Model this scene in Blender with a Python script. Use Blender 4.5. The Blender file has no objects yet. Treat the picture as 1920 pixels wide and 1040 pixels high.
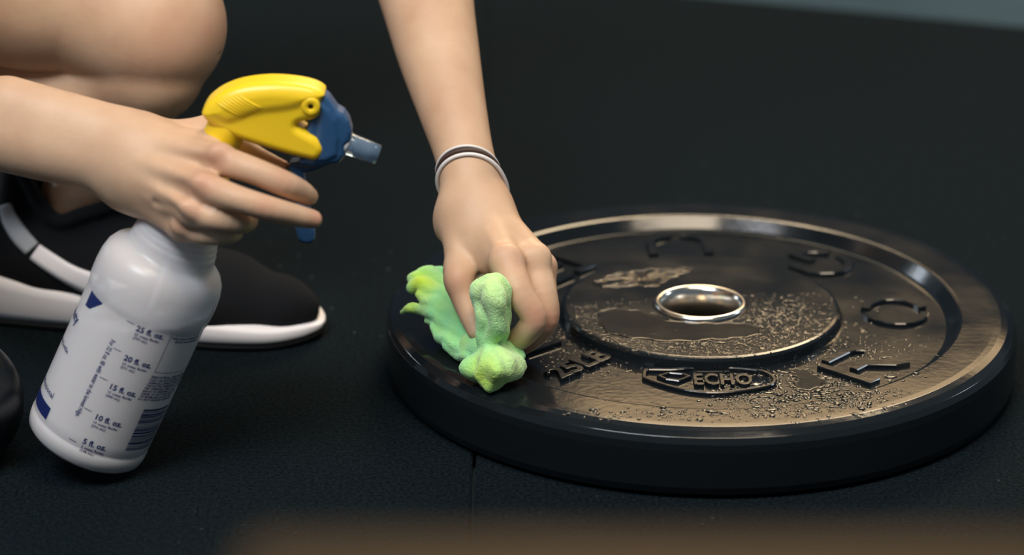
import bpy, bmesh, math, random
import numpy as np
import openvdb as vdb
from mathutils import Vector, Matrix
from mathutils.bvhtree import BVHTree

random.seed(7); rng = np.random.default_rng(7)
S = bpy.context.scene
COL = S.collection

# ------------------------------------------------------------------ camera
FPX = 5200.0
PITCH = math.radians(21.3)
CAM = Vector((-0.1358, -1.8566, 0.792))
cd = bpy.data.cameras.new('camera'); cam = bpy.data.objects.new('camera', cd); COL.objects.link(cam)
cam.location = CAM; cam.rotation_euler = (math.pi/2 - PITCH, 0, 0)
cd.sensor_width = 36.0; cd.lens = 36.0*FPX/1920.0
cd.clip_start = 0.05; cd.clip_end = 50
cd.dof.use_dof = True; cd.dof.focus_distance = 1.87; cd.dof.aperture_fstop = 3.6
S.camera = cam
FW = Vector((0, math.cos(PITCH), -math.sin(PITCH))); UP = Vector((0, math.sin(PITCH), math.cos(PITCH)))

# ------------------------------------------------------------------ view, world, lights
S.view_settings.view_transform = 'Standard'; S.view_settings.look = 'None'
S.view_settings.gamma = 1; S.view_settings.use_curve_mapping = False
S.view_settings.exposure = 0.15
w = bpy.data.worlds.new('world'); S.world = w; w.use_nodes = True
w.node_tree.nodes['Background'].inputs[0].default_value = (0.55, 0.75, 0.9, 1)
w.node_tree.nodes['Background'].inputs[1].default_value = 0.16

def area(name, loc, target, sx, sy, power, color):
    l = bpy.data.lights.new(name, 'AREA'); l.shape = 'RECTANGLE'; l.size = sx; l.size_y = sy
    l.energy = power; l.color = color
    o = bpy.data.objects.new(name, l); COL.objects.link(o); o.location = loc
    o.rotation_euler = (Vector(target)-Vector(loc)).to_track_quat('-Z', 'Y').to_euler()
    return o
area('ceiling_light_front', (-1.15, -1.75, 2.95), (-0.3, 0, 0.1), 1.4, 0.9, 72, (0.96, 0.97, 1.0))
area('window_light_left', (-2.3, 1.75, 1.15), (0.1, 0, 0.05), 0.8, 0.9, 16, (0.80, 0.90, 1.0))
area('ceiling_light_overhead', (0.30, -1.05, 2.9), (-0.2, 0.0, 0.1), 1.4, 0.8, 46, (1.0, 0.83, 0.62))
area('warm_light_low', (0.80, 2.6, 1.62), (0.80, 0, 1.3), 1.65, 0.70, 11.5, (1.0, 0.68, 0.35))
area('warm_light_high', (0.60, 2.9, 2.75), (0.1, 0, 0.2), 1.5, 1.1, 80, (1.0, 0.78, 0.50))
area('window_light_right', (2.6, 0.9, 1.5), (0, 0, 0.1), 0.5, 0.6, 8, (0.75, 0.87, 1.0))

# ------------------------------------------------------------------ helpers
def P(x, y, d):
    """point seen at pixel x, y at distance d along the view axis"""
    return CAM + d*(FW + Vector((1, 0, 0))*((x-960)/FPX) + UP*((520-y)/FPX))
def ray(x, y): return (FW + Vector((1, 0, 0))*((x-960)/FPX) + UP*((520-y)/FPX))
def PY(x, y, yy):
    r = ray(x, y); return CAM + r*((yy-CAM.y)/r.y)
def PZ(x, y, zz):
    r = ray(x, y); return CAM + r*((zz-CAM.z)/r.z)

def tag(o, label=None, cat=None, group=None, kind=None):
    if label: o['label'] = label
    if cat: o['category'] = cat
    if group: o['group'] = group
    if kind: o['kind'] = kind
    return o
def link(name, me, mat=None, parent=None, smooth=True):
    o = bpy.data.objects.new(name, me); COL.objects.link(o)
    if mat is not None: me.materials.append(mat)
    if smooth: me.polygons.foreach_set('use_smooth', np.ones(len(me.polygons), dtype=bool))
    if parent is not None: set_parent(o, parent)
    return o
def set_parent(o, p):
    o.parent = p   # part meshes are in world coordinates, so only a thing's Empty carries a transform
    if p.type == 'EMPTY': o.matrix_parent_inverse = p.matrix_basis.inverted()
def empty(name, loc, label, cat, **k):
    o = bpy.data.objects.new(name, None); COL.objects.link(o); o.location = loc; o.empty_display_size = .02
    tag(o, label, cat, **k); return o
def mesh(name, vs, fs):
    me = bpy.data.meshes.new(name); me.from_pydata([tuple(v) for v in vs], [], fs); me.update(); return me
def from_bm(name, bm):
    me = bpy.data.meshes.new(name); bm.normal_update(); bm.to_mesh(me); bm.free(); return me
def auto_smooth(o, deg=35):
    me = o.data; bm = bmesh.new(); bm.from_mesh(me); a = math.radians(deg)
    for e in bm.edges:
        if len(e.link_faces) == 2 and e.calc_face_angle(0) > a: e.smooth = False
    bm.to_mesh(me); bm.free()
def lathe(name, prof, seg=128, closed=False, xf=None):
    vs = []; fs = []; n = len(prof)
    for i in range(seg):
        a = 2*math.pi*i/seg
        for r, z in prof:
            v = Vector((r*math.cos(a), r*math.sin(a), z)); vs.append(xf @ v if xf else v)
    m = n if closed else n-1
    for i in range(seg):
        j = (i+1) % seg
        for k in range(m):
            k2 = (k+1) % n
            fs.append((i*n+k, j*n+k, j*n+k2, i*n+k2))
    return mesh(name, vs, fs)
def tube_mesh(name, pts, rad, seg=12, cap=True, flat=None):
    """swept tube along points; rad may be a list"""
    pts = [Vector(p) for p in pts]; n = len(pts)
    if not hasattr(rad, '__len__'): rad = [rad]*n
    vs = []; fs = []; prev = None
    for i, p in enumerate(pts):
        t = (pts[min(i+1, n-1)]-pts[max(i-1, 0)]).normalized()
        a = prev if prev is not None else (Vector((0, 0, 1)) if abs(t.z) < .9 else Vector((1, 0, 0)))
        a = (a - t*a.dot(t)).normalized(); b = t.cross(a); prev = a
        for k in range(seg):
            q = 2*math.pi*k/seg; vs.append(p + (a*math.cos(q)+b*math.sin(q))*rad[i])
    for i in range(n-1):
        for k in range(seg):
            k2 = (k+1) % seg; fs.append((i*seg+k, i*seg+k2, (i+1)*seg+k2, (i+1)*seg+k))
    if cap:
        fs.append(tuple(range(seg))[::-1]); fs.append(tuple((n-1)*seg+k for k in range(seg)))
    return mesh(name, vs, fs)
def spline(pts, n):
    """catmull-rom through points (lists of floats), n samples"""
    p = np.array(pts, float); m = len(p); out = []
    q = np.vstack([2*p[0]-p[1], p, 2*p[-1]-p[-2]])
    for i in range(n):
        t = i/(n-1)*(m-1); k = min(int(t), m-2); u = t-k
        a, b, c, d = q[k], q[k+1], q[k+2], q[k+3]
        out.append(.5*((2*b)+(-a+c)*u+(2*a-5*b+4*c-d)*u*u+(-a+3*b-3*c+d)*u**3))
    return np.array(out)

# ------------------------------------------------------------------ materials
def mat(name, col, rough=.5, **kw):
    m = bpy.data.materials.new(name); m.use_nodes = True; nt = m.node_tree; b = nt.nodes['Principled BSDF']
    b.inputs['Base Color'].default_value = (*col, 1); b.inputs['Roughness'].default_value = rough
    for k, v in kw.items():
        b.inputs[k.replace('_', ' ')].default_value = v
    return m
def srgb(r, g, b): return tuple(((c/255+.055)/1.055)**2.4 if c > 10 else c/255/12.92 for c in (r, g, b))
def N(m, typ, **kw):
    n = m.node_tree.nodes.new(typ)
    for k, v in kw.items():
        if k in n.inputs: n.inputs[k].default_value = v
        else: setattr(n, k, v)
    return n
def L(m, a, ao, b, bi): m.node_tree.links.new(a.outputs[ao], b.inputs[bi])
def noise_color(m, c1, c2, scale, detail=4, lo=.35, hi=.65, coord='Object'):
    b = m.node_tree.nodes['Principled BSDF']; tc = N(m, 'ShaderNodeTexCoord'); n = N(m, 'ShaderNodeTexNoise', Scale=scale, Detail=detail)
    r = N(m, 'ShaderNodeValToRGB'); r.color_ramp.elements[0].position = lo; r.color_ramp.elements[1].position = hi
    r.color_ramp.elements[0].color = (*c1, 1); r.color_ramp.elements[1].color = (*c2, 1)
    L(m, tc, coord, n, 'Vector'); L(m, n, 'Fac', r, 'Fac'); L(m, r, 'Color', b, 'Base Color'); return tc, n, r
def bump(m, scale, strength, dist=.001, detail=3, coord='Object', typ='ShaderNodeTexNoise', prev=None):
    b = m.node_tree.nodes['Principled BSDF']; tc = N(m, 'ShaderNodeTexCoord'); n = N(m, typ, Scale=scale)
    if typ == 'ShaderNodeTexNoise': n.inputs['Detail'].default_value = detail
    bp = N(m, 'ShaderNodeBump', Strength=strength, Distance=dist)
    L(m, tc, coord, n, 'Vector'); L(m, n, 0, bp, 'Height')
    if prev: L(m, prev, 'Normal', bp, 'Normal')
    L(m, bp, 'Normal', b, 'Normal'); return bp

M_SKIN = mat('skin', (.6, .4, .3), .48, Subsurface_Weight=.12, Subsurface_Scale=.01)
M_SKIN.node_tree.nodes['Principled BSDF'].inputs['Subsurface Radius'].default_value = (1, .35, .2)
M_SKIN.node_tree.nodes['Principled BSDF'].inputs['Specular IOR Level'].default_value = .35
noise_color(M_SKIN, (.56, .350, .228), (.68, .462, .310), 26, 5, .3, .7)
def _flush():
    m = M_SKIN; nt = m.node_tree; b = nt.nodes['Principled BSDF']; src = b.inputs['Base Color'].links[0].from_socket
    a = N(m, 'ShaderNodeAttribute', attribute_name='flush'); sp = N(m, 'ShaderNodeSeparateColor'); mx = N(m, 'ShaderNodeMix', data_type='RGBA')
    mx.inputs[7].default_value = (.62, .25, .17, 1); nt.links.new(src, mx.inputs[6]); L(m, a, 'Color', sp, 'Color'); L(m, sp, 'Red', mx, 0); L(m, mx, 2, b, 'Base Color')
_flush()
bp = bump(M_SKIN, 1100, .16, .0004); bp = bump(M_SKIN, 90, .20, .001, prev=bp); bump(M_SKIN, 320, .14, .0006, prev=bp)
M_NAIL = mat('nail', (.72, .45, .40), .25)
M_YEL = mat('yellow_plastic', srgb(250, 212, 40), .32, Subsurface_Weight=.06, Subsurface_Scale=.004)
M_BLUE = mat('blue_plastic', srgb(44, 82, 124), .35)
M_INK = mat('navy_ink', srgb(24, 38, 92), .4)
M_STEEL = mat('steel', (.72, .68, .62), .20, Metallic=1.0)
bump(M_STEEL, 260, .08, .0004)
M_WHITE = mat('white_foam', (.90, .87, .90), .6)
M_BLACKCLOTH = mat('black_knit', (.006, .007, .009), .95, Specular_IOR_Level=.2); bump(M_BLACKCLOTH, 700, .5, .001)
M_BLACKRUB = mat('black_outsole', (.012, .013, .014), .7)

# rubber floor mat with crumbs
M_MAT = mat('rubber_crumb', (.012, .015, .017), .95, Specular_IOR_Level=.05)
def _matmat():
    m = M_MAT; b = m.node_tree.nodes['Principled BSDF']
    tc = N(m, 'ShaderNodeTexCoord'); v = N(m, 'ShaderNodeTexVoronoi', Scale=150.0)
    wn = N(m, 'ShaderNodeTexNoise', Scale=3.5, Detail=3)
    r = N(m, 'ShaderNodeValToRGB'); e = r.color_ramp.elements; e[0].position = .0; e[0].color = (1, 1, 1, 1); e[1].position = .16; e[1].color = (0, 0, 0, 1)
    sep = N(m, 'ShaderNodeSeparateColor'); gt = N(m, 'ShaderNodeMath', operation='GREATER_THAN'); gt.inputs[1].default_value = .93
    mul = N(m, 'ShaderNodeMath', operation='MULTIPLY'); mul2 = N(m, 'ShaderNodeMath', operation='MULTIPLY')
    r2 = N(m, 'ShaderNodeValToRGB'); r2.color_ramp.elements[0].position = .45; r2.color_ramp.elements[1].position = .65
    mix = N(m, 'ShaderNodeMix', data_type='RGBA'); mix.inputs[7].default_value = (.20, .25, .30, 1)
    base = N(m, 'ShaderNodeTexNoise', Scale=420.0, Detail=2); rb = N(m, 'ShaderNodeValToRGB')
    rb.color_ramp.elements[0].position = .35; rb.color_ramp.elements[0].color = (.0020, .0043, .0060, 1)
    rb.color_ramp.elements[1].position = .75; rb.color_ramp.elements[1].color = (.0085, .0155, .0205, 1)
    for t in (v, wn, base): L(m, tc, 'Object', t, 'Vector')
    L(m, v, 'Distance', r, 'Fac'); L(m, v, 'Color', sep, 'Color'); L(m, sep, 'Red', gt, 0)
    L(m, r, 'Color', mul, 0); L(m, gt, 0, mul, 1); L(m, wn, 'Fac', r2, 'Fac'); L(m, mul, 0, mul2, 0); L(m, r2, 'Color', mul2, 1)
    L(m, base, 'Fac', rb, 'Fac'); L(m, mul2, 0, mix, 0); L(m, rb, 'Color', mix, 6); L(m, mix, 2, b, 'Base Color')
    bump(m, 300, .6, .0015)
_matmat()

# bumper plate rubber
M_PLATE = mat('plate_rubber', (.0075, .010, .0125), .34)
def _plate():
    m = M_PLATE; b = m.node_tree.nodes['Principled BSDF']
    tc = N(m, 'ShaderNodeTexCoord'); n = N(m, 'ShaderNodeTexNoise', Scale=22.0, Detail=6)
    r = N(m, 'ShaderNodeMapRange'); r.inputs['From Min'].default_value = .3; r.inputs['From Max'].default_value = .7
    r.inputs['To Min'].default_value = .09; r.inputs['To Max'].default_value = .16
    L(m, tc, 'Object', n, 'Vector'); L(m, n, 'Fac', r, 'Value')
    # freshly wiped wet film near the cloth is glossier
    ds = N(m, 'ShaderNodeVectorMath', operation='DISTANCE'); ds.inputs[1].default_value = (-.165, -.105, .045); L(m, tc, 'Object', ds, 0)
    wr = N(m, 'ShaderNodeMapRange'); wr.inputs['From Min'].default_value = .040; wr.inputs['From Max'].default_value = .060; wr.inputs['To Min'].default_value = .35; wr.inputs['To Max'].default_value = 1
    L(m, ds, 'Value', wr, 'Value'); mu = N(m, 'ShaderNodeMath', operation='MULTIPLY'); L(m, r, 'Result', mu, 0); L(m, wr, 'Result', mu, 1); L(m, mu, 0, b, 'Roughness')
    bp = bump(m, 240, .07, .0006); bump(m, 30, .03, .002, prev=bp)
_plate()
M_WATER = mat('water', (1, 1, 1), .02, Transmission_Weight=1.0, IOR=1.33)

# ------------------------------------------------------------------ signed distance modelling
MARG = .016
H_BODY = .0014
class Leaf:
    def __init__(s, f, c, r): s.f = f; s.c = np.array(c, float); s.r = r
def _np(v): return np.array(v, dtype=np.float32)
def cone(a, b, ra, rb, flat=None):
    a = _np(a); b = _np(b); ab = b-a; l2 = max(float(ab@ab), 1e-12)
    if flat is not None:
        n = _np(flat[0]); t = ab/math.sqrt(l2) if l2 > 1e-9 else np.zeros(3, np.float32)
        n = n - t*(n@t); n = n/np.linalg.norm(n); s = flat[1]
    def f(X):
        Y = X-a
        if flat is not None: Y = Y + n*((Y@n)*(1/s-1))[:, None]
        t = np.clip((Y@ab)/l2, 0, 1); q = Y-t[:, None]*ab
        d = np.sqrt((q*q).sum(1)) - (ra+(rb-ra)*t)
        return d*(min(1, s)*.5+.5) if flat is not None else d
    k = max(1, flat[1]) if flat is not None else 1
    return Leaf(f, (a+b)/2, math.sqrt(l2)/2+max(ra, rb)*k)
def ell(c, rad, rot=None):
    c = _np(c); rad = _np(rad); R = np.eye(3, dtype=np.float32) if rot is None else np.array(rot, dtype=np.float32)
    def f(X):
        Y = (X-c)@R; k0 = np.sqrt(((Y/rad)**2).sum(1)); k1 = np.sqrt(((Y/rad**2)**2).sum(1))
        return k0*(k0-1)/np.maximum(k1, 1e-6)
    return Leaf(f, c, float(rad.max()))
def polyx(pts, y0, half, rnd, sx=None):
    """outline in the x-z plane, given thickness along y, edges rounded"""
    Q = np.array([(p[0], p[-1]) for p in pts], np.float32); n = len(Q); c = Q.mean(0)
    def f(X):
        p = X[:, (0, 2)]; d = np.full(len(X), 1e9, np.float32); s = np.ones(len(X), np.float32)
        for i in range(n):
            a = Q[i]; b = Q[i-1]; e = b-a; w_ = p-a; t = np.clip((w_@e)/(e@e), 0, 1); q = w_-t[:, None]*e
            d = np.minimum(d, (q*q).sum(1))
            c1 = p[:, 1] >= a[1]; c2 = p[:, 1] < b[1]; c3 = e[0]*w_[:, 1] > e[1]*w_[:, 0]
            fl = (c1 & c2 & c3) | (~c1 & ~c2 & ~c3); s = np.where(fl, -s, s)
        d2 = s*np.sqrt(d)+rnd; w2 = np.abs(X[:, 1]-y0)-half+rnd
        return np.sqrt(np.maximum(d2, 0)**2+np.maximum(w2, 0)**2)+np.minimum(np.maximum(d2, w2), 0)-rnd
    return Leaf(f, (c[0], y0, c[1]), float(np.linalg.norm(Q-c, axis=1).max())+half)
class Op:
    def __init__(s, kind, k, ch): s.kind = kind; s.k = k; s.ch = ch
def U(k, *ch): return Op('u', k, list(ch))
def SUB(k, base, *ch): return Op('s', k, [base]+list(ch))
def leaves(n):
    if isinstance(n, Leaf): return [n]
    return [l for c in n.ch for l in leaves(c)]
def ev(n, X, c, R):
    if isinstance(n, Leaf):
        if np.linalg.norm(n.c-c)-n.r > R+MARG: return None
        return n.f(X)
    if n.kind == 'u':
        d = None
        for ch in n.ch:
            e = ev(ch, X, c, R)
            if e is None: continue
            if d is None: d = e
            elif n.k > 0:
                h = np.maximum(n.k-np.abs(d-e), 0)/n.k; d = np.minimum(d, e)-h*h*n.k*.25
            else: d = np.minimum(d, e)
        return d
    d = ev(n.ch[0], X, c, R)
    if d is None: return None
    for ch in n.ch[1:]:
        e = ev(ch, X, c, R)
        if e is None: continue
        e = -e; h = np.maximum(n.k-np.abs(d-e), 0)/n.k; d = np.maximum(d, e)+h*h*n.k*.25
    return d
def sdf_mesh(name, node, h, warp=None):
    """sample the distance field in blocks near the surface, return a quad mesh"""
    lv = leaves(node); C = np.array([l.c for l in lv]); Rr = np.array([l.r for l in lv])
    lo = (C-Rr[:, None]).min(0)-.01; hi = (C+Rr[:, None]).max(0)+.01
    B = 20; bs = B*h; nb = np.ceil((hi-lo)/bs).astype(int)
    g = vdb.FloatGrid(1.0); idx = np.arange(B)
    gi = np.stack(np.meshgrid(idx, idx, idx, indexing='ij'), -1).reshape(-1, 3).astype(np.float32)*h
    R = bs*.5*math.sqrt(3)
    for i in range(nb[0]):
        for j in range(nb[1]):
            for k in range(nb[2]):
                o = lo+np.array((i, j, k))*bs; c = o+bs*.5
                if (np.linalg.norm(C-c, axis=1)-Rr).min() > R: continue
                dc = ev(node, c[None].astype(np.float32), c, R+.02)
                if dc is None or dc[0] > R*1.15+.006: continue
                if dc[0] < -R*1.6-.01:
                    g.fill((i*B, j*B, k*B), (i*B+B-1, j*B+B-1, k*B+B-1), -1.0); continue
                X = gi+o.astype(np.float32); Xw = warp(X) if warp else X
                d = ev(node, Xw, c, R+.004)
                if d is None: continue
                g.copyFromArray(np.ascontiguousarray(d.reshape(B, B, B).astype(np.float32)), ijk=(i*B, j*B, k*B))
    pts, quads = g.convertToQuads(isovalue=0.0)
    pts = pts*h+lo
    me = bpy.data.meshes.new(name); nv = len(pts); nq = len(quads)
    me.vertices.add(nv); me.vertices.foreach_set('co', pts.astype(np.float32).ravel())
    me.loops.add(nq*4); me.loops.foreach_set('vertex_index', quads[:, ::-1].astype(np.int32).ravel())
    me.polygons.add(nq); me.polygons.foreach_set('loop_start', np.arange(nq, dtype=np.int32)*4)
    me.update(calc_edges=True); me.validate()
    return me
def px(p): x, y, d, r = p[:4]; return P(x, y, d), r*d/FPX
def resample(q, m=4):
    """smooth a list of (point, radius) into m times as many pieces"""
    if len(q) < 3: return q
    c = spline([(*v, r) for v, r in q], (len(q)-1)*m+1)
    return [(Vector(r[:3]), float(r[3])) for r in c]
def chain(k, pts, flat=None, m=4):
    q = resample([px(p) for p in pts], m)
    return U(0, *[cone(q[i][0], q[i+1][0], q[i][1], q[i+1][1], flat) for i in range(len(q)-1)])
# ------------------------------------------------------------------ setting
M_CONC = mat('grey_floor', (.13, .15, .165), .85, Specular_IOR_Level=.08)
noise_color(M_CONC, (.030, .058, .080), (.042, .074, .098), 6, 4)
def slab(name, poly, z0, z1, m, parent=None, bev=0):
    bm = bmesh.new(); b = [bm.verts.new((x, y, z0)) for x, y in poly]; t = [bm.verts.new((x, y, z1)) for x, y in poly]
    n = len(poly); bm.faces.new(b[::-1]); top = bm.faces.new(t)
    for i in range(n): bm.faces.new((b[i], b[(i+1) % n], t[(i+1) % n], t[i]))
    if bev: bmesh.ops.bevel(bm, geom=list(top.edges), offset=bev, segments=2, affect='EDGES')
    return link(name, from_bm(name, bm), m, parent, smooth=False)
fl = slab('floor', [(-5, -4), (6, -4), (6, 7), (-5, 7)], -.062, -.012, M_CONC); tag(fl, kind='structure')
M_WALL = mat('blue_grey_wall', (.10, .16, .24), .9); bump(M_WALL, 40, .2, .002)
wl = slab('wall_back', [(-5, 7), (6, 7), (6, 7.1), (-5, 7.1)], -.062, 3.6, M_WALL); tag(wl, kind='structure')
# far edge of the rubber runs obliquely: through the floor points seen at (1390, 0) and (1920, 52)
e0 = PZ(1390, 0, 0); e1 = PZ(1920, 50, 0); es = (e1.y-e0.y)/(e1.x-e0.x)
def far(x): return e0.y+(x-e0.x)*es
sx = PZ(887, 930, 0).x
g = .0012
lm = slab('rubber_floor_mat', [(-2.4, -1.75), (sx-g, -1.75), (sx-g, far(sx)), (-2.4, min(far(-2.4), 3.2))], -.012, 0, M_MAT, bev=.0012)
tag(lm, 'black rubber crumb floor mat under the shoe, left of the seam', 'floor mat', 'black rubber floor mats')
rm = slab('rubber_floor_mat', [(sx+g, -1.75), (3.2, -1.75), (3.2, far(3.2)), (sx+g, far(sx))], -.012, 0, M_MAT, bev=.0012)
tag(rm, 'black rubber crumb floor mat under the weight plate, right of the seam', 'floor mat', 'black rubber floor mats')

# wooden box whose rear top edge just enters the bottom of the frame, far out of focus
M_WOOD = mat('stained_plywood', (.085, .06, .032), .8, Specular_IOR_Level=.15)
_, _n, _ = noise_color(M_WOOD, (.040, .024, .009), (.056, .034, .013), 5, 6); _n.inputs['Distortion'].default_value = 1.5
q0 = P(300, 1000, .66); q1 = P(2150, 978, .66)
bx = empty('plyometric_box', ((q0.x+q1.x)/2, q0.y-.16, 0), 'brown plywood box blurred along the bottom edge of the picture', 'box')
zt = q0.z
x0, x1, y1 = q0.x+.02, q1.x-.02, q0.y; y0 = y1-.30
def board(name, a, b):
    bm = bmesh.new(); bmesh.ops.create_cube(bm, size=1)
    for v in bm.verts: v.co = Vector([(a[i]+b[i])/2+v.co[i]*(b[i]-a[i]) for i in range(3)])
    bmesh.ops.bevel(bm, geom=list(bm.edges), offset=.003, segments=2, affect='EDGES')
    return link(name, from_bm(name, bm), M_WOOD, bx)
board('top_panel', (x0, y0, zt-.018), (x1, y1, zt))
board('rear_panel', (x0+.001, y1-.018, 0), (x1-.001, y1-.001, zt-.0181))
board('front_panel', (x0+.001, y0+.001, 0), (x1-.001, y0+.018, zt-.0181))
board('side_panel', (x0+.001, y0+.0185, 0), (x0+.019, y1-.0185, zt-.0181))
board('side_panel', (x1-.019, y0+.0185, 0), (x1-.001, y1-.0185, zt-.0181))

# kettlebell at the left edge
def kettlebell():
    c = P(-92, 815, 1.86); r = .050
    k = empty('kettlebell', (c.x, c.y, 0), 'small glossy black kettlebell cut by the left edge beside the bottle base', 'kettlebell')
    M = mat('black_enamel', (.006, .008, .010), .30); bump(M, 60, .15, .002)
    prof = [(0.0, 0), (.026, 0), (.0285, .001)]
    for i in range(1, 30):
        a = -math.pi/2+math.pi*i/30
        z = .042+.048*math.sin(a); rr = r*math.cos(a)
        if z > .003 and rr > .006: prof.append((rr, z))
    prof.append((.0, .0905))
    body = link('bell', lathe('bell', prof, 96, xf=Matrix.Translation((c.x, c.y, 0))), M, k)
    # handle: flattened loop rising from the bell
    pts = []
    for i in range(25):
        a = math.pi*i/24; pts.append((c.x, c.y-.026*math.cos(a)*(1+.25*math.sin(a)), .076+.034*math.sin(a)**.6))
    link('handle', tube_mesh('handle', pts, [.0105-.0025*math.sin(math.pi*i/24) for i in range(25)], 16), M, k)
kettlebell()
# ------------------------------------------------------------------ weight plate
pl = empty('bumper_plate', (0, 0, 0), 'large black rubber weight plate with steel hub, wet with droplets, lying on the mat', 'weight plate')
ZR, ZC, ZB = .048, .0385, .0475
ctrl = [(.0375, 0), (.214, 0), (.2205, .0008), (.2245, .0038), (.2262, .009), (.2262, .0345), (.2255, .0395), (.2232, .0435), (.2190, .0464),
        (.2140, .0478), (.2095, ZR), (.1870, ZR), (.1850, .0474), (.1782, .0396), (.1762, ZC), (.1030, ZC), (.1018, .0388), (.1004, .0452),
        (.0992, .0470), (.0972, ZB), (.0345, ZB), (.0337, .0470), (.0337, .001)]
def refine(pr, step=.0035, hard=False):
    out = []
    for i, (r, z) in enumerate(pr):
        out.append((r, z))
        if i < len(pr)-1:
            r2, z2 = pr[i+1]; ln = math.hypot(r2-r, z2-z); n = int(ln/step); g = .00035/max(ln, 1e-6)
            ts = [k/n for k in range(1, n)] if n > 1 else []
            if hard and ln > .0015: ts = [g]+[t for t in ts if 2*g < t < 1-2*g]+[1-g]
            for t in ts: out.append((r+(r2-r)*t, z+(z2-z)*t))
    return out
disc = link('rubber_disc', lathe('rubber_disc', refine(ctrl, .012, True), 256, closed=True), M_PLATE, pl); auto_smooth(disc, 30)
disc['label'] = 'black rubber disc with rounded rim'
hub = [(.0253, .001), (.0253, .0350), (.0257, .0390), (.0264, .0430), (.0274, .0465), (.0286, .0490), (.0300, .0500), (.0315, .0503), (.0327, .0496), (.0334, .0484), (.0335, .0476), (.0335, .001)]
hb = link('steel_hub', lathe('steel_hub', hub, 160, closed=True), M_STEEL, pl); hb['label'] = 'shiny steel centre hub ring'
def zs(r):
    if r > .2095: return np.interp(r, [.2095, .214, .219, .2232, .2255], [ZR, .0478, .0464, .0435, .0395])
    return float(np.interp(r, [.0337, .0985, .1, .1018, .103, .1762, .1782, .185, .187, .2095], [ZB, .0474, .046, .0389, ZC, ZC, .0396, .0474, ZR, ZR]))

def stroke(poly, wid, z, h, name, parent=pl, m=M_PLATE, closed=False, bev=.0007):
    """raised bar following a polyline on the plate face"""
    p = [Vector((a[0], a[1], 0)) for a in poly]; n = len(p); Lf = []; Rt = []
    for i in range(n):
        if closed: a, b = p[i-1], p[(i+1) % n]
        else: a, b = p[max(i-1, 0)], p[min(i+1, n-1)]
        d1 = (p[i]-a).normalized() if (p[i]-a).length > 1e-9 else (b-p[i]).normalized()
        d2 = (b-p[i]).normalized() if (b-p[i]).length > 1e-9 else d1
        t = (d1+d2).normalized(); nn = Vector((-t.y, t.x, 0)); mlt = 1/max(.5, nn.dot(Vector((-d1.y, d1.x, 0))))
        Lf.append(p[i]+nn*wid/2*mlt); Rt.append(p[i]-nn*wid/2*mlt)
    bm = bmesh.new()
    def quad(i, j):
        pass
    ring = []
    for i in range(n):
        c = (Lf[i]+Rt[i])/2
        row = []
        for q, zz in ((Lf[i], z-.001), (Lf[i], z+h-bev), (Lf[i]+(c-Lf[i]).normalized()*bev, z+h), (Rt[i]+(c-Rt[i]).normalized()*bev, z+h), (Rt[i], z+h-bev), (Rt[i], z-.001)):
            row.append(bm.verts.new((q.x, q.y, zz)))
        ring.append(row)
    for i in range(n if closed else n-1):
        a, b = ring[i], ring[(i+1) % n]
        for k in range(5): bm.faces.new((a[k], b[k], b[k+1], a[k+1]))
    if not closed:
        bm.faces.new(ring[0][::-1]); bm.faces.new(ring[-1])
    bmesh.ops.recalc_face_normals(bm, faces=bm.faces)
    return link(name, from_bm(name, bm), m, parent, smooth=False)

# stencil letters R O G U E run round the recess, tops towards the hub
def arc(cx, cy, rx, ry, a0, a1, n=9): return [(cx+rx*math.cos(math.radians(a0+(a1-a0)*i/n)), cy+ry*math.sin(math.radians(a0+(a1-a0)*i/n))) for i in range(n+1)]
GL = {  # strokes in a box x -.5...5, y -.5...5
 'R': [[(-.36, .44), (-.36, -.46), (-.22, -.46)], [(-.22, .46), (.22, .46)] + arc(.22, .22, .22, .24, 90, 20, 4), [(-.18, -.02), (.06, -.02), (.30, -.36), (.46, -.46)]],
 'O': [arc(0, 0, .42, .46, 100, 258), arc(0, 0, .42, .46, 282, 440)],
 'G': [arc(0, 0, .42, .46, 60, 262), arc(0, 0, .42, .46, 285, 330, 4)+[(.40, .0), (.1, .0)]],
 'U': [[(-.38, .46), (-.38, -.1)]+arc(0, -.1, .38, .36, 180, 262, 5), arc(0, -.1, .38, .36, 282, 360, 5)+[(.38, .46)]],
 'E': [[(-.1, .46), (-.38, .46), (-.38, -.46), (.4, -.46)], [(.02, .46), (.4, .46)], [(-.2, 0), (.3, 0)]],
}
for ch, az in (('R', -42), ('O', 2), ('G', 47), ('U', 93), ('E', 139)):
    a = math.radians(az); rad = Vector((math.cos(a), math.sin(a), 0)); tg = Vector((-math.sin(a), math.cos(a), 0)); c = rad*.1415
    g0 = None
    for pts in GL[ch]:
        w = [(c+tg*x*.056+(-rad)*y*.046) for x, y in pts]
        g = stroke([(q.x, q.y) for q in w], .0068, ZC, .0028, 'raised_letter')
        if g0 is None: g0 = g; g['label'] = 'raised letter '+ch
        else:
            bm = bmesh.new(); bm.from_mesh(g0.data); bm.from_mesh(g.data); bm.to_mesh(g0.data); bm.free(); bpy.data.objects.remove(g)
# partial raised bar under the fingers
b0 = PZ(975, 668, ZC); b1 = PZ(1048, 644, ZC)
stroke([(b0.x, b0.y), ((b0.x+b1.x)/2, (b0.y+b1.y)/2), (b1.x, b1.y)], .006, ZC, .003, 'raised_bar')

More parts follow.
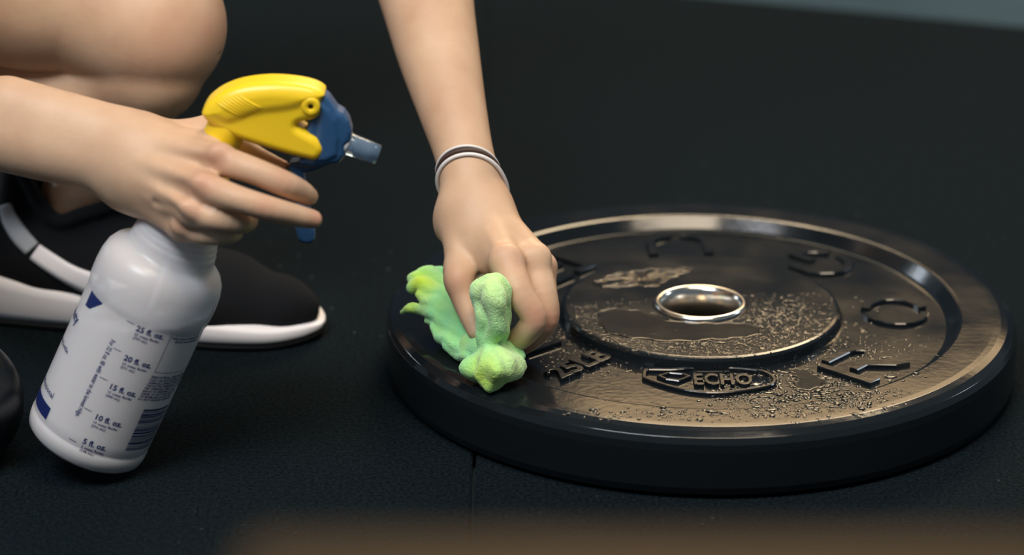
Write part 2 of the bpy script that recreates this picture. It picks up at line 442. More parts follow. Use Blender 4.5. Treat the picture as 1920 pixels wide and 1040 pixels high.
def text_mesh(body, size, ext=0.0, bev=0.0, spacing=1.0, align='LEFT', bold=0.0, res=3):
    cu = bpy.data.curves.new('t', 'FONT'); cu.body = body; cu.size = size; cu.extrude = ext; cu.bevel_depth = bev
    cu.space_character = spacing; cu.align_x = align; cu.offset = bold; cu.resolution_u = res
    o = bpy.data.objects.new('t', cu); COL.objects.link(o)
    dg = bpy.context.evaluated_depsgraph_get(); me = bpy.data.meshes.new_from_object(o.evaluated_get(dg))
    bpy.data.objects.remove(o); bpy.data.curves.remove(cu); return me
# '25 LB' running inwards at the front left
t0 = PZ(1052, 716, ZC); t1 = PZ(1152, 674, ZC); dx = (t1-t0); ln = dx.length; dx.normalize(); dy = Vector((-dx.y, dx.x, 0))
me = text_mesh('25LB', .026, .0016, .0004, 1.0, bold=.0005)
co = np.array([v.co[:] for v in me.vertices]); sc_ = ln/(co[:, 0].max()-co[:, 0].min())
me.transform(Matrix(((dx.x, dy.x, 0, t0.x), (dx.y, dy.y, 0, t0.y), (0, 0, 1, ZC+.0012), (0, 0, 0, 1))) @ Matrix.Diagonal((sc_, 1.0, 1, 1)))
tw = link('raised_weight_marking', me, M_PLATE, pl, smooth=False); tw['label'] = 'raised 25 LB marking'
# long rounded badge in front of the hub
def zp(x, y): q = PZ(x, y, ZC); return (q.x, q.y)
out = [zp(*q) for q in [(1208, 712), (1209, 702), (1216, 697), (1262, 697), (1320, 692), (1380, 694), (1428, 700), (1450, 712), (1448, 724), (1420, 732), (1376, 738), (1330, 740), (1285, 735), (1240, 724)]]
cl = spline(out+[out[0]], 64)[:-1]
bd = stroke([tuple(q) for q in cl], .0032, ZC, .0026, 'raised_badge', closed=True); bd['label'] = 'raised oval badge outline with letters'
sw = stroke([zp(*q) for q in [(1236, 709), (1255, 703), (1280, 705), (1292, 710), (1272, 718), (1250, 715)]], .0024, ZC, .0024, 'swoosh', bd, closed=True)
me = text_mesh('ECHO', .0235, .0014, .0003, 1.05, bold=.0004)
t0 = PZ(1300, 726, ZC); t1 = PZ(1412, 725, ZC); co = np.array([v.co[:] for v in me.vertices]); s_ = (t1.x-t0.x)/(co[:, 0].max())
me.transform(Matrix.Translation((t0.x, t0.y, ZC+.001)) @ Matrix.Diagonal((s_, 1.1, 1, 1)))
link('raised_badge_letter', me, M_PLATE, bd, smooth=False)

# water: droplets and puddles on the rubber
def in_ell(p, c, a, b): return ((p[0]-c[0])/a)**2+((p[1]-c[1])/b)**2
def dens(x, y):
    """droplet density by pixel patch of the face (taken on the plate plane)"""
    d = 0
    for cx, cy, a, b, s in ((1300, 640, 260, 32, 1.0), (1470, 600, 100, 48, .9), (1140, 600, 85, 32, .75), (1400, 715, 85, 32, .9), (1330, 590, 140, 30, .25),
                            (1560, 740, 100, 32, 1.0), (1480, 752, 150, 28, .75), (1260, 775, 230, 15, .2), (1600, 660, 150, 30, .25), (1110, 690, 110, 20, .2), (1300, 670, 280, 25, .35), (1700, 700, 60, 14, .2)):
        q = ((x-cx)/a)**2+((y-cy)/b)**2
        d = max(d, s*math.exp(-q*1.6))
    return d
PUD = [[(1118, 588), (1150, 578), (1200, 582), (1235, 596), (1290, 604), (1340, 606), (1385, 604), (1420, 612), (1432, 626), (1400, 632), (1350, 638), (1290, 640), (1215, 638), (1160, 630), (1125, 612)],
       [(1492, 706), (1478, 694), (1500, 690), (1520, 694), (1535, 706), (1562, 718), (1540, 728), (1492, 731), (1490, 718)],
       [(1408, 708), (1425, 702), (1446, 710), (1448, 720), (1425, 728), (1408, 726), (1398, 718)]]
def inpoly(x, y, P_):
    c = False; n = len(P_)
    for i in range(n):
        x1, y1 = P_[i]; x2, y2 = P_[i-1]
        if (y1 > y) != (y2 > y) and x < (x2-x1)*(y-y1)/(y2-y1)+x1: c = not c
    return c
vs = []; fs = []; cnt = 0
def dome(x, y, z, r, h, el=1.0, an=0.0):
    n = 9; b = len(vs); ca, sa = math.cos(an), math.sin(an)
    for (rr, zz) in ((1, -.05), (.86, .5), (.5, .88)):
        for k in range(n):
            q = 2*math.pi*k/n; u = rr*r*math.cos(q)*el; v = rr*r*math.sin(q)
            vs.append((x+u*ca-v*sa, y+u*sa+v*ca, z+zz*h))
    vs.append((x, y, z+h))
    for ring in range(2):
        for k in range(n):
            k2 = (k+1) % n; fs.append((b+ring*n+k, b+ring*n+k2, b+(ring+1)*n+k2, b+(ring+1)*n+k))
    for k in range(n): fs.append((b+2*n+k, b+2*n+(k+1) % n, b+3*n))
tries = 0
while cnt < 4300 and tries < 200000:
    tries += 1
    x = random.uniform(1010, 1780); y = random.uniform(550, 792)
    dn = dens(x, y)
    if random.random() > dn: continue
    inp = any(inpoly(x, y, q) for q in PUD)
    if inp and random.random() > .07: continue
    q = PZ(x, y, ZB); rr = math.hypot(q.x, q.y)
    if rr < .036 or rr > .222: continue
    if .0965 < rr < .106: continue
    z = zs(rr); q = PZ(x, y, z); rr = math.hypot(q.x, q.y); z = zs(rr)
    r = min(.0019, math.exp(random.gauss(math.log(.00070), .40)))
    if y > 700: r *= 1.35
    el = 1.0 if random.random() < .8 else random.uniform(1.4, 2.6)
    dome(q.x, q.y, z, r, r*.36, el, random.gauss(0, .4)); cnt += 1
dm = link('water_droplets', mesh('water_droplets', vs, fs), M_WATER)
tag(dm, 'fine water droplets sprinkled round the hub and front rim of the weight plate', 'water', kind='stuff')
PUD2 = PUD+[[(1112, 528), (1150, 514), (1205, 506), (1262, 503), (1300, 505), (1262, 521), (1232, 536), (1180, 538), (1130, 540)]]
for i, (pp, lab) in enumerate(zip(PUD2, ('long dark puddle of water just in front of the steel hub', 'small three-cornered puddle of water between badge and letter R', 'small puddle of water over the right end of the raised badge', 'rippled smear of water behind the steel hub, on its left'))):
    z = ZB if i in (0, 3) else (ZC if i == 1 else ZC+.0012)
    pts = [PZ(x, y, z) for x, y in pp]; c = spline([(p.x, p.y) for p in pts]+[(pts[0].x, pts[0].y)], 120)[:-1]
    nrm = np.roll(c, -1, 0)-np.roll(c, 1, 0); nrm = np.stack([nrm[:, 1], -nrm[:, 0]], 1); nrm /= np.linalg.norm(nrm, axis=1)[:, None]
    ctr = c.mean(0)
    if ((c-ctr)*nrm).sum() < 0: nrm = -nrm
    wob = np.array([.0011*math.sin(k*.9)+.0009*math.sin(k*.37+i)+.0006*math.sin(k*2.3) for k in range(len(c))])
    c = c+nrm*wob[:, None]
    bm = bmesh.new(); rings = []
    for off, zz in ((0, -.0002), (-.00025, .00025), (-.0008, .0005), (-.0015, .0006), (-.0017, .0006), (-.0025, .0006)):
        rings.append([bm.verts.new((*(c[k]+nrm[k]*off), z+zz)) for k in range(len(c))])
    for a, b in zip(rings, rings[1:]):
        for k in range(len(c)): bm.faces.new((a[k], a[(k+1) % len(c)], b[(k+1) % len(c)], b[k]))
    bm.faces.new(rings[0][::-1])
    if i == 3:   # wrinkled by the wiping: concentric rings with small waves
        for f_ in (.8, .6, .4, .2):
            rings.append([bm.verts.new((*(ctr+(c[k]-ctr)*f_), z+.0006+.00012*math.sin(k*.5+f_*9)+.00007*math.sin(k*1.1-f_*14))) for k in range(len(c))])
            for k in range(len(c)): bm.faces.new((rings[-2][k], rings[-2][(k+1) % len(c)], rings[-1][(k+1) % len(c)], rings[-1][k]))
    bm.faces.new(rings[-1])
    bmesh.ops.triangulate(bm, faces=[f for f in bm.faces if len(f.verts) > 4]); bmesh.ops.recalc_face_normals(bm, faces=bm.faces)
    pu = link('water_puddle', from_bm('water_puddle', bm), M_WATER); tag(pu, lab, 'water', 'puddles on the weight plate')
# ------------------------------------------------------------------ spray bottle
BB = P(157, 829, 1.85); TH = math.radians(25.2)
AX = Vector((math.sin(TH), 0, math.cos(TH))); E1 = Vector((math.cos(TH), 0, -math.sin(TH))); E2 = Vector((0, -1, 0))
BM = Matrix(((E1.x, 0, AX.x, BB.x), (E1.y, 1, AX.y, BB.y), (E1.z, 0, AX.z, BB.z), (0, 0, 0, 1)))
bt = empty('spray_bottle', BB, 'white translucent spray bottle with yellow and blue trigger head held in a hand', 'spray bottle')
M_BOT = mat('milky_plastic', (.84, .82, .84), .30, Subsurface_Weight=.3, Subsurface_Scale=.006)
def _mb():
    m = M_BOT; nt = m.node_tree; b = nt.nodes['Principled BSDF']; out = nt.nodes['Material Output']
    tr = N(m, 'ShaderNodeBsdfTransparent'); tr.inputs[0].default_value = (.93, .94, .97, 1)
    mx = N(m, 'ShaderNodeMixShader'); mx.inputs[0].default_value = .34
    L(m, b, 0, mx, 1); L(m, tr, 0, mx, 2); L(m, mx, 0, out, 'Surface'); bump(m, 60, .06, .001)
_mb()
M_LIQ = mat('cleaning_liquid', (.40, .42, .47), .25, Subsurface_Weight=.2, Subsurface_Scale=.01)
RB = .0408
bprof = [(0, .0035), (.026, .003), (.033, .0008), (.0372, .0008), (.0398, .0032), (.0408, .0075), (.0410, .0125), (.0404, .0138), (.0404, .0152), (.0408, .0165),
         (RB, .06), (RB, .1105), (.0410, .1120), (.0415, .1140), (.0419, .118), (.0421, .126), (.0416, .134), (.0401, .1405), (.0372, .1452), (.0338, .1480),
         (.0312, .1496), (.0297, .1515), (.0290, .1550)]
for i in range(8): z = .1570+i*.0040; r = .0285-i*.00105; bprof += [(r, z), (r-.0001, z+.0018), (r-.0007, z+.0026)]
bprof += [(.0190, .190), (.0172, .194), (.0150, .196), (.0150, .212)]
body = link('bottle_body', lathe('bottle_body', refine(bprof, .006), 160, xf=BM), M_BOT, bt); body['label'] = 'milky white bottle body'
# liquid inside, its surface level with the world
def liquid():
    bm = bmesh.new(); prof = [(0, .0048)] + [(r-.0016, z) for r, z in bprof[3:22] if z > .004]
    me = lathe('liquid', refine([(0.0001, .0048)]+prof[1:], .006), 96, xf=BM); bm.from_mesh(me)
    lv = PY(300, 616, BB.y-.036).z
    bmesh.ops.bisect_plane(bm, geom=bm.verts[:]+bm.edges[:]+bm.faces[:], plane_co=(0, 0, lv), plane_no=(0, 0, 1), clear_outer=True)
    ed = [e for e in bm.edges if e.is_boundary and min(v.co.z for v in e.verts) > lv-.001]
    bmesh.ops.contextual_create(bm, geom=ed); bpy.data.meshes.remove(me)
    link('liquid', from_bm('liquid', bm), M_LIQ, bt)['label'] = 'cleaning liquid seen through the bottle'
liquid()
# printing wrapped on the cylinder
def bpos(u, s, off=.00012):
    """u metres round the wall from the side facing the viewer, s metres up the axis"""
    a = u/RB; return BB + AX*s + (E1*math.sin(a)+E2*math.cos(a))*(RB+off)
def buv(x, y):
    """where on the bottle wall the print seen at a pixel sits"""
    d = ray(x, y).normalized(); o = CAM-BB; dp = d-AX*d.dot(AX); op = o-AX*o.dot(AX)
    A = dp.dot(dp); B = 2*dp.dot(op); C = op.dot(op)-RB*RB; D = max(B*B-4*A*C, 0)
    q = o+d*((-B-math.sqrt(D))/(2*A)); return math.atan2(q.dot(E1), q.dot(E2))*RB, q.dot(AX)
def wrap(name, me, u0, s0, rot=0.0, parent=bt, m=None, step=.002):
    bm = bmesh.new(); bm.from_mesh(me); bpy.data.meshes.remove(me)
    for _ in range(3):
        le = [e for e in bm.edges if e.calc_length() > step]
        if not le: break
        bmesh.ops.subdivide_edges(bm, edges=le, cuts=1); bmesh.ops.triangulate(bm, faces=bm.faces[:])
    c, s = math.cos(rot), math.sin(rot)
    for v in bm.verts: v.co = bpos(u0+v.co.x*c-v.co.y*s, s0+v.co.x*s+v.co.y*c)
    bmesh.ops.recalc_face_normals(bm, faces=bm.faces)
    return link(name, from_bm(name, bm), m or M_INK, parent, smooth=False)
def rects(rs):
    vs = []; fs = []
    for x0, y0, x1, y1 in rs:
        b = len(vs); vs += [(x0, y0, 0), (x1, y0, 0), (x1, y1, 0), (x0, y1, 0)]; fs.append((b, b+1, b+2, b+3))
    return mesh('r', vs, fs)
def join(mes):
    bm = bmesh.new()
    for m_, mt in mes:
        if mt is not None: m_.transform(mt)
        bm.from_mesh(m_); bpy.data.meshes.remove(m_)
    return from_bm('j', bm)
T = Matrix.Translation
marks = [(25, 739, 255, 616, 238, 601), (20, 591, 232, 671, 213, 652), (15, 444, 204, 724, 187, 706), (10, 296, 177, 781, 158, 764), (5, 148, 155, 827, 129, 821)]
for n_, ml, x, y, tx, ty in marks:
    u, s = buv(x, y); ut, st = buv(tx, ty)
    big = text_mesh('%d fl. oz.' % n_, .0056, spacing=1.0, bold=.00018, res=2); sm = text_mesh('%d onzas fluidas\n(%d mL)' % (round(n_), ml), .0027, bold=.00005, res=1)
    tick = rects([(0, -.00025, .0055, .00025)])
    j = join([(big, T((0, -.0012, 0))), (sm, T((.0004, -.0045, 0))), (tick, T((ut-u, st-s, 0)))])
    wrap('volume_marking', j, u, s)['label'] = 'navy %d fl. oz. mark' % n_
u, s = buv(211, 636); u2, s2 = buv(143, 780)
me = text_mesh('For 32 fl oz. fill with water to the lowest ridge.', .0046, spacing=1.0, bold=.0001, res=2)
wd = max(v.co.x for v in me.vertices); k = math.hypot(u2-u, s2-s)/wd; me.transform(Matrix.Diagonal((k, 1.0, 1, 1)))
wrap('fill_note', me, u-.0008, s, math.atan2(s2-s, u2-u))['label'] = 'navy fill note running down the bottle'
# write-in box
u, s = buv(321, 629); u2, s2 = buv(291, 698); wB = .034; h = s-s2; t = .00035
wrap('write_in_box', join([(rects([(0, 0, wB, t), (0, -h, wB, -h+t), (0, -h, t, 0)]), None),
     (text_mesh('Write name of chemical and\n     dilution ratio in this space', .0023, bold=.00006, res=1), T((.0015, -.0026, 0)))]), u, s)
u, s = buv(284, 706)
lines = ['INDUSTRIAL SIZE BOTTLE', 'ONLY USE WITH PROPERLY LABELED', 'CHEMICALS. RINSE AFTER EACH USE', 'THE BOTTLE. WARNING: DO NOT', 'MIX CHEMICALS. KEEP OUT OF THE', 'REACH OF CHILDREN. DO NOT', 'DRINK. DO NOT USE FOR FOOD', 'OR BEVERAGES. DO NOT USE', 'DO NOT CHANGE CHEMICALS.']
wrap('warning_text', join([(text_mesh(ln_, .0028 if i == 0 else .0021, bold=.00007, spacing=1.05, res=1), T((-.0003*i, -.00215*i, 0))) for i, ln_ in enumerate(lines)]), u, s-.001)
u, s = buv(270, 767); u2, s2 = buv(232, 842)
rs = []; yy = 0; hh = s-s2; R_ = random.Random(5)
while yy < hh:
    w_ = R_.choice((.0004, .0004, .0007, .0010, .0014)); rs.append((0, -yy-w_, .0275, -yy)); yy += w_+R_.choice((.0004, .0006, .0009))
wrap('barcode', rects(rs), u, s)['label'] = 'navy barcode with lines round the bottle'
# emblem pieces at the left edge
u, s = buv(196, 520); ua, sa = buv(203, 556)
def poly(pts): return mesh('p', [(x, y, 0) for x, y in pts], [tuple(range(len(pts)))])
eu = [buv(*q) for q in [(200, 510), (204, 535), (207, 556), (190, 571), (168, 579)]]
wrap('emblem', poly([(-.045, eu[0][1]+.002)]+eu+[(-.045, eu[-1][1]-.001)]), 0, 0)['label'] = 'navy emblem at left edge'
M_SCR = mat('pale_print', (.55, .62, .75), .5)
e_ = wrap('emblem_lettering', join([(text_mesh('San', .011, bold=.0001, res=2), T((0, 0, 0)))]), eu[3][0]-.013, eu[3][1]+.002, .6, m=M_SCR)
for v in e_.data.vertices: v.co += (v.co-BB-AX*(v.co-BB).dot(AX)).normalized()*.0001
u, s = buv(92, 774); wrap('blue_band', rects([(-.05, -.0045, 0.0, .0045)]), u, s-.001)['label'] = 'navy band at left edge'
u, s = buv(98, 748)
me = text_mesh('Professional', .0062, bold=.0001, res=1); me.transform(T((-max(v.co.x for v in me.vertices), 0, 0))); wrap('side_lettering', me, u, s)
u, s = buv(126, 664); me = text_mesh('spray bottle', .005, bold=.0001, res=1); me.transform(T((-max(v.co.x for v in me.vertices), 0, 0))); wrap('side_lettering', me, u, s)
u, s = buv(143, 610); me = text_mesh('Heavy duty', .0095, bold=.0003, res=1); me.transform(T((-max(v.co.x for v in me.vertices), 0, 0))); wrap('side_lettering', me, u, s)

# trigger head: silhouettes lie in the bottle's plane of symmetry
AY = (BB).y
def plate_from_px(name, pts, half, m, bev=.002, yc=0.0, n=None, seg=3, parent=bt, label=None):
    c = pts if n is None else [tuple(q) for q in spline(list(pts)+[pts[0]], n)[:-1]]
    bm = bmesh.new(); a = []; b = []
    for x, y in c:
        q = PY(x, y, AY+yc-half*.6)
        a.append(bm.verts.new((q.x, AY+yc-half, q.z))); b.append(bm.verts.new((q.x, AY+yc+half, q.z)))
    n_ = len(c); f1 = bm.faces.new(a); f2 = bm.faces.new(b[::-1])
    for i in range(n_): bm.faces.new((a[i], b[i], b[(i+1) % n_], a[(i+1) % n_]))
    bmesh.ops.recalc_face_normals(bm, faces=bm.faces)
    bmesh.ops.bevel(bm, geom=list(f1.edges)+list(f2.edges), offset=bev, segments=seg, affect='EDGES', clamp_overlap=True)
    o = link(name, from_bm(name, bm), m, parent); auto_smooth(o, 40)
    if label: o['label'] = label
    return o
YZ = 1.0
def seg_cone(a, b, ra, rb, yy=0.0, flat=None, ya=None):
    y_ = AY+yy
    pa = PY(*a, y_); pb = PY(*b, y_); k = (pa-CAM).dot(FW)/FPX
    return cone(pa, pb, ra*k, rb*k, flat)
FY = ((0, 1, 0), .80)
def pxz(pts, n=None):
    q = [tuple(v) for v in (spline(list(pts)+[pts[0]], n)[:-1] if n else pts)]
    return [PY(x, y, AY) for x, y in q]
SHELL = [(381, 204), (386, 193), (396, 181), (419, 165), (453, 152), (498, 146), (540, 147), (575, 152), (599, 160), (611, 170), (606, 176), (603, 184), (603, 200), (598, 210), (588, 216), (574, 218), (563, 221),
         (560, 228), (575, 237), (595, 248), (606, 260), (609, 272), (603, 285), (592, 291), (578, 289), (533, 278), (474, 260), (440, 248), (419, 238), (400, 226), (386, 214)]
sh = link('head_shell', sdf_mesh('head_shell', U(.002, polyx(pxz(SHELL, 84), AY, .0130, .0055), polyx(pxz([(384, 204), (420, 168), (500, 149), (575, 156), (598, 172), (560, 196), (480, 208), (430, 224)], 40), AY, .0150, .008)), .0008), M_YEL, bt); sh['label'] = 'yellow shell of the spray head'
# grip ribs on the rear of the shell
shb = BVHTree.FromPolygons([v.co[:] for v in sh.data.vertices], [tuple(p.vertices) for p in sh.data.polygons])
def on_shell(x, y, off=0):
    d = ray(x, y); loc, nn, i_, ds = shb.ray_cast(CAM, d.normalized())
    return None if loc is None else loc+nn*off
for i in range(7):
    pts = []
    for k in range(9):
        t = k/8; q = on_shell(398+i*7.5+t*(62-i*2), 186-i*1.8+t*(34-i*1)+3*math.sin(t*3), .0001)
        if q: pts.append(q)
    if len(pts) > 3: link('grip_rib', tube_mesh('grip_rib', pts, [.0010*math.sin(math.pi*(k+.6)/(len(pts)+.2)) for k in range(len(pts))], 8), M_YEL, sh)
# collar under the shell, round the bottle axis
def on_axis(s): return BB+AX*s
collar = [(.0118, .220), (.0128, .2215), (.0128, .2475), (.0124, .249), (.008, .252)]
link('collar_neck', lathe('collar_neck', refine(collar, .004), 64, xf=BM), M_YEL, bt)['label'] = 'yellow neck under the head'
cap = [(.0145, .197), (.0152, .1975), (.0152, .2115), (.0145, .2165), (.0118, .2205), (.010, .2226)]
cm = lathe('screw_cap', refine(cap, .004), 96, xf=BM); link('screw_cap', cm, M_YEL, bt)['label'] = 'yellow screw cap inside the grip'
# pivot: raised boss and dark hole
pc = PY(583, 198, AY-.0115)
RX = Matrix.Rotation(math.pi/2, 4, 'X')
link('pivot_boss', lathe('pivot_boss', [(.0018, -.002), (.0018, .0026), (.0022, .0031), (.0050, .0031), (.0057, .0026), (.0059, .0016), (.0059, -.002)], 48, closed=True, xf=Matrix.Translation(pc) @ RX), M_YEL, sh)
link('pivot_pin', lathe('pivot_pin', [(0.0001, 0), (.0017, 0), (.0017, .0016), (.0001, .0016)], 24, xf=Matrix.Translation(pc) @ RX), mat('dark_pin', (.01, .012, .015), .6), sh)
lg = on_shell(575, 155, .0001)
# blue nozzle body
NZ = [(598, 171), (608, 170), (618, 178), (633, 199), (646, 207), (655, 220), (661, 240), (659, 258), (650, 268), (649, 286), (638, 299), (612, 304), (585, 306), (560, 300), (572, 262), (580, 215), (600, 205)]
nb = link('nozzle_body', sdf_mesh('nozzle_body', SUB(.0015, U(.001, polyx(pxz(NZ), AY, .0090, .004), polyx(pxz([(600, 178), (622, 196), (634, 216), (640, 250), (636, 285), (615, 296), (590, 296), (596, 230)]), AY, .0108, .004)), seg_cone((646, 228), (652, 248), 7, 8, flat=((0, 1, 0), .7), yy=-.0125)), .0008), M_BLUE, bt); nb['label'] = 'dark blue nozzle body'
# trigger: bow from nozzle under the head, down behind the fingers, to the flared end
TR = [(648, 286), (640, 298), (612, 312), (585, 322), (568, 325), (573, 350), (580, 385), (584, 420), (590, 432), (590, 450), (583, 457), (568, 457), (558, 450), (553, 428), (556, 400), (552, 360), (545, 330), (541, 312), (545, 305), (580, 303), (620, 292)]
tr_ = link('trigger', sdf_mesh('trigger', U(.001, polyx(pxz(TR), AY+.006, .0065, .002)), .0008), M_BLUE, bt); tr_['label'] = 'dark blue trigger lever'
# clear nozzle tip
M_TIP = mat('smoky_plastic', (.35, .50, .68), .12, Transmission_Weight=.75, IOR=1.45)
a = PY(650, 268, AY); b = PY(709, 290, AY); ax_ = (b-a); ln = ax_.length; q = ax_.to_track_quat('Z', 'X').to_matrix().to_4x4(); q.translation = a
link('nozzle_tip', lathe('nozzle_tip', [(.0028, 0), (.0070, 0), (.0074, .001), (.0071, .004), (.0068, ln*.6), (.0064, ln), (.0050, ln+.0002), (.0047, ln*.3), (.0028, ln*.25)], 48, closed=True, xf=q), M_TIP, bt)['label'] = 'clear bluish nozzle tip'
link('nozzle_collar', lathe('nozzle_collar', [(.001, -.003), (.0068, -.003), (.0078, -.0022), (.0080, 0), (.0076, .0014), (.001, .0014)], 48, xf=q), mat('pale_ring', (.55, .58, .62), .35), bt)['label'] = 'pale ring behind nozzle tip'
# suction tube inside the bottle
link('dip_tube', tube_mesh('dip_tube', [on_axis(.198), on_axis(.12)+E1*.003, on_axis(.02)+E1*.012], .0028, 12), mat('tube_plastic', (.75, .77, .8), .4), bt)
# ------------------------------------------------------------------ person
pe = empty('person', (-.55, .15, 0), 'person crouching with bare legs and arms, wiping the plate while holding a spray bottle', 'person')
V = Vector
def C1(a, b, flat=None):
    (pa, ra), (pb, rb) = px(a), px(b); return cone(pa, pb, ra, rb, flat)
def W(p, r): return (V(p), r)
def wchain(k, pts, flat=None):
    pts = resample(pts, 12); k = 0
    return U(k, *[cone(pts[i][0], pts[i+1][0], pts[i][1], pts[i+1][1], flat) for i in range(len(pts)-1)])
def E(x, y, d, rx, ry, rz, ang=0):
    """ellipsoid by picture-plane radii (px) and depth radius (px), turned by ang degrees in the picture plane"""
    a = math.radians(ang); R = V((1, 0, 0)); ex = R*math.cos(a)-UP*math.sin(a); ey = R*math.sin(a)+UP*math.cos(a)
    return ell(P(x, y, d), (rx*d/FPX, ry*d/FPX, rz*d/FPX), [[ex[i], ey[i], FW[i]] for i in range(3)])
FN = (FW[:], .74)
# ---- right arm and hand (on the spray bottle)
r_elbow = px((-430, 128, 1.86, 118)); 
r_arm = U(.02, wchain(.01, [r_elbow, px((-200, 182, 1.83, 98))]), chain(.01, [(-200, 182, 1.83, 98), (0, 236, 1.81, 84), (100, 262, 1.80, 80), (190, 283, 1.793, 77), (240, 300, 1.79, 82)], (FW[:], .8)),
          chain(.004, [(20, 178, 1.80, 22), (180, 224, 1.79, 22), (250, 250, 1.79, 24)]))
r_back = U(.007,
    C1((236, 272, 1.79, 42), (413, 296, 1.748, 28)), C1((240, 300, 1.786, 46), (385, 349, 1.738, 28)),
    C1((240, 325, 1.786, 44), (362, 396, 1.742, 27)), C1((242, 345, 1.79, 40), (340, 425, 1.758, 25)),
    E(310, 320, 1.775, 100, 70, 36, 26),
    C1((250, 285, 1.80, 48), (392, 246, 1.798, 30)), C1((300, 270, 1.785, 38), (405, 272, 1.768, 26)), C1((260, 360, 1.795, 40), (335, 420, 1.785, 30)))
r_tend = U(.002, C1((262, 268, 1.7755, 6), (400, 288, 1.7365, 7)), C1((262, 300, 1.768, 6), (370, 340, 1.7275, 7)), C1((258, 330, 1.768, 5), (345, 385, 1.731, 6)))
r_knk = U(.002, E(414, 286, 1.737, 22, 19, 15, 20), E(384, 345, 1.728, 23, 20, 16, 20), E(360, 392, 1.732, 21, 18, 15, 20), E(340, 424, 1.748, 20, 17, 14, 20))
r_f = U(.0006,
    chain(.002, [(413, 300, 1.745, 29), (470, 318, 1.735, 25.5), (530, 343, 1.737, 24.5), (562, 358, 1.748, 22), (578, 368, 1.757, 18.5)]),
    chain(.002, [(385, 352, 1.735, 30), (440, 371, 1.725, 25.5), (500, 390, 1.728, 24), (554, 404, 1.740, 21.5), (586, 411, 1.748, 18)]),
    chain(.002, [(362, 397, 1.742, 28), (400, 407, 1.735, 25.5), (446, 416, 1.742, 23), (464, 413, 1.768, 20), (440, 408, 1.795, 18)]),
    chain(.002, [(342, 426, 1.758, 26), (385, 437, 1.748, 22.5), (424, 439, 1.752, 19.5), (440, 433, 1.776, 17), (418, 430, 1.797, 16)]),
    chain(.002, [(392, 246, 1.798, 28), (430, 264, 1.804, 24), (478, 290, 1.800, 19), (505, 301, 1.794, 15), (532, 310, 1.788, 10)]))
r_hand = U(.0045, r_back, r_f); r_hand = U(.004, r_hand, r_knk); r_hand = U(.006, r_hand, r_tend)
r_crease = [C1((318, 275, 1.738, 0), (318, 275, 1.738, 0))]
r_hand = SUB(.004, r_hand, C1((350, 378, 1.716, 3), (300, 345, 1.744, 3)), C1((392, 318, 1.714, 3), (360, 304, 1.722, 2)), C1((330, 410, 1.727, 3), (290, 380, 1.752, 3)))
r_limb = U(.016, r_arm, r_hand)
# ---- left arm and hand (holding the cloth on the plate)
l_elbow = px((762, -240, 2.10, 122))
l_arm = U(.016, wchain(.01, [l_elbow, px((778, -130, 2.06, 106)), px((801, 0, 2.015, 87)), px((822, 100, 1.985, 77)), px((847, 200, 1.958, 64.5)), px((868, 280, 1.938, 56)), px((881, 340, 1.928, 57)), px((885, 392, 1.922, 60))]),
          E(838, 425, 1.93, 20, 26, 24), E(925, 385, 1.93, 24, 30, 30))
l_back = U(.008,
    C1((905, 405, 1.915, 42), (948, 486, 1.880, 32)), C1((918, 405, 1.918, 40), (1000, 484, 1.893, 31)),
    C1((922, 408, 1.925, 34), (1016, 498, 1.915, 27)), C1((918, 412, 1.935, 32), (1000, 515, 1.938, 24)),
    C1((868, 400, 1.92, 40), (862, 505, 1.898, 28)), E(905, 450, 1.912, 58, 62, 40, 20), C1((890, 440, 1.905, 30), (925, 490, 1.893, 30)))
l_knk = U(.004, E(950, 484, 1.869, 26, 24, 15), E(1004, 482, 1.886, 24, 22, 14), E(858, 524, 1.888, 22, 22, 16))
l_f = U(.0006,
    chain(.002, [(950, 494, 1.874, 32), (972, 545, 1.862, 28), (1000, 592, 1.862, 25.5), (990, 618, 1.868, 24), (966, 642, 1.880, 21), (958, 655, 1.888, 17)]),
    chain(.002, [(1000, 492, 1.892, 31), (1019, 550, 1.884, 26), (1024, 596, 1.885, 24.5), (1005, 628, 1.894, 21), (980, 650, 1.903, 16)]),
    chain(.002, [(1014, 505, 1.914, 27), (1022, 555, 1.91, 23), (1022, 596, 1.91, 21), (1004, 624, 1.916, 19), (990, 640, 1.922, 16)]),
    chain(.002, [(1000, 515, 1.936, 24), (1008, 558, 1.935, 20), (1008, 590, 1.933, 19), (994, 614, 1.935, 17), (982, 625, 1.937, 14)]),
    chain(.002, [(862, 508, 1.897, 28), (863, 535, 1.892, 26.5), (878, 582, 1.886, 22), (892, 622, 1.880, 16)]))
l_hand = U(.006, l_back, U(.0022, l_f, C1((980, 520, 1.882, 18), (1010, 590, 1.878, 14)))); l_hand = U(.007, l_hand, l_knk)
l_hand = SUB(.004, l_hand, C1((897, 512, 1.866, 9), (893, 540, 1.868, 10)), C1((908, 474, 1.860, 4), (914, 494, 1.858, 7)))
l_hand = U(.003, l_hand, C1((852, 412, 1.908, 7), (856, 500, 1.892, 8)), C1((900, 410, 1.9005, 6), (938, 472, 1.872, 7)), C1((925, 410, 1.904, 5), (980, 468, 1.884, 6)))
l_limb = U(.014, l_arm, l_hand)
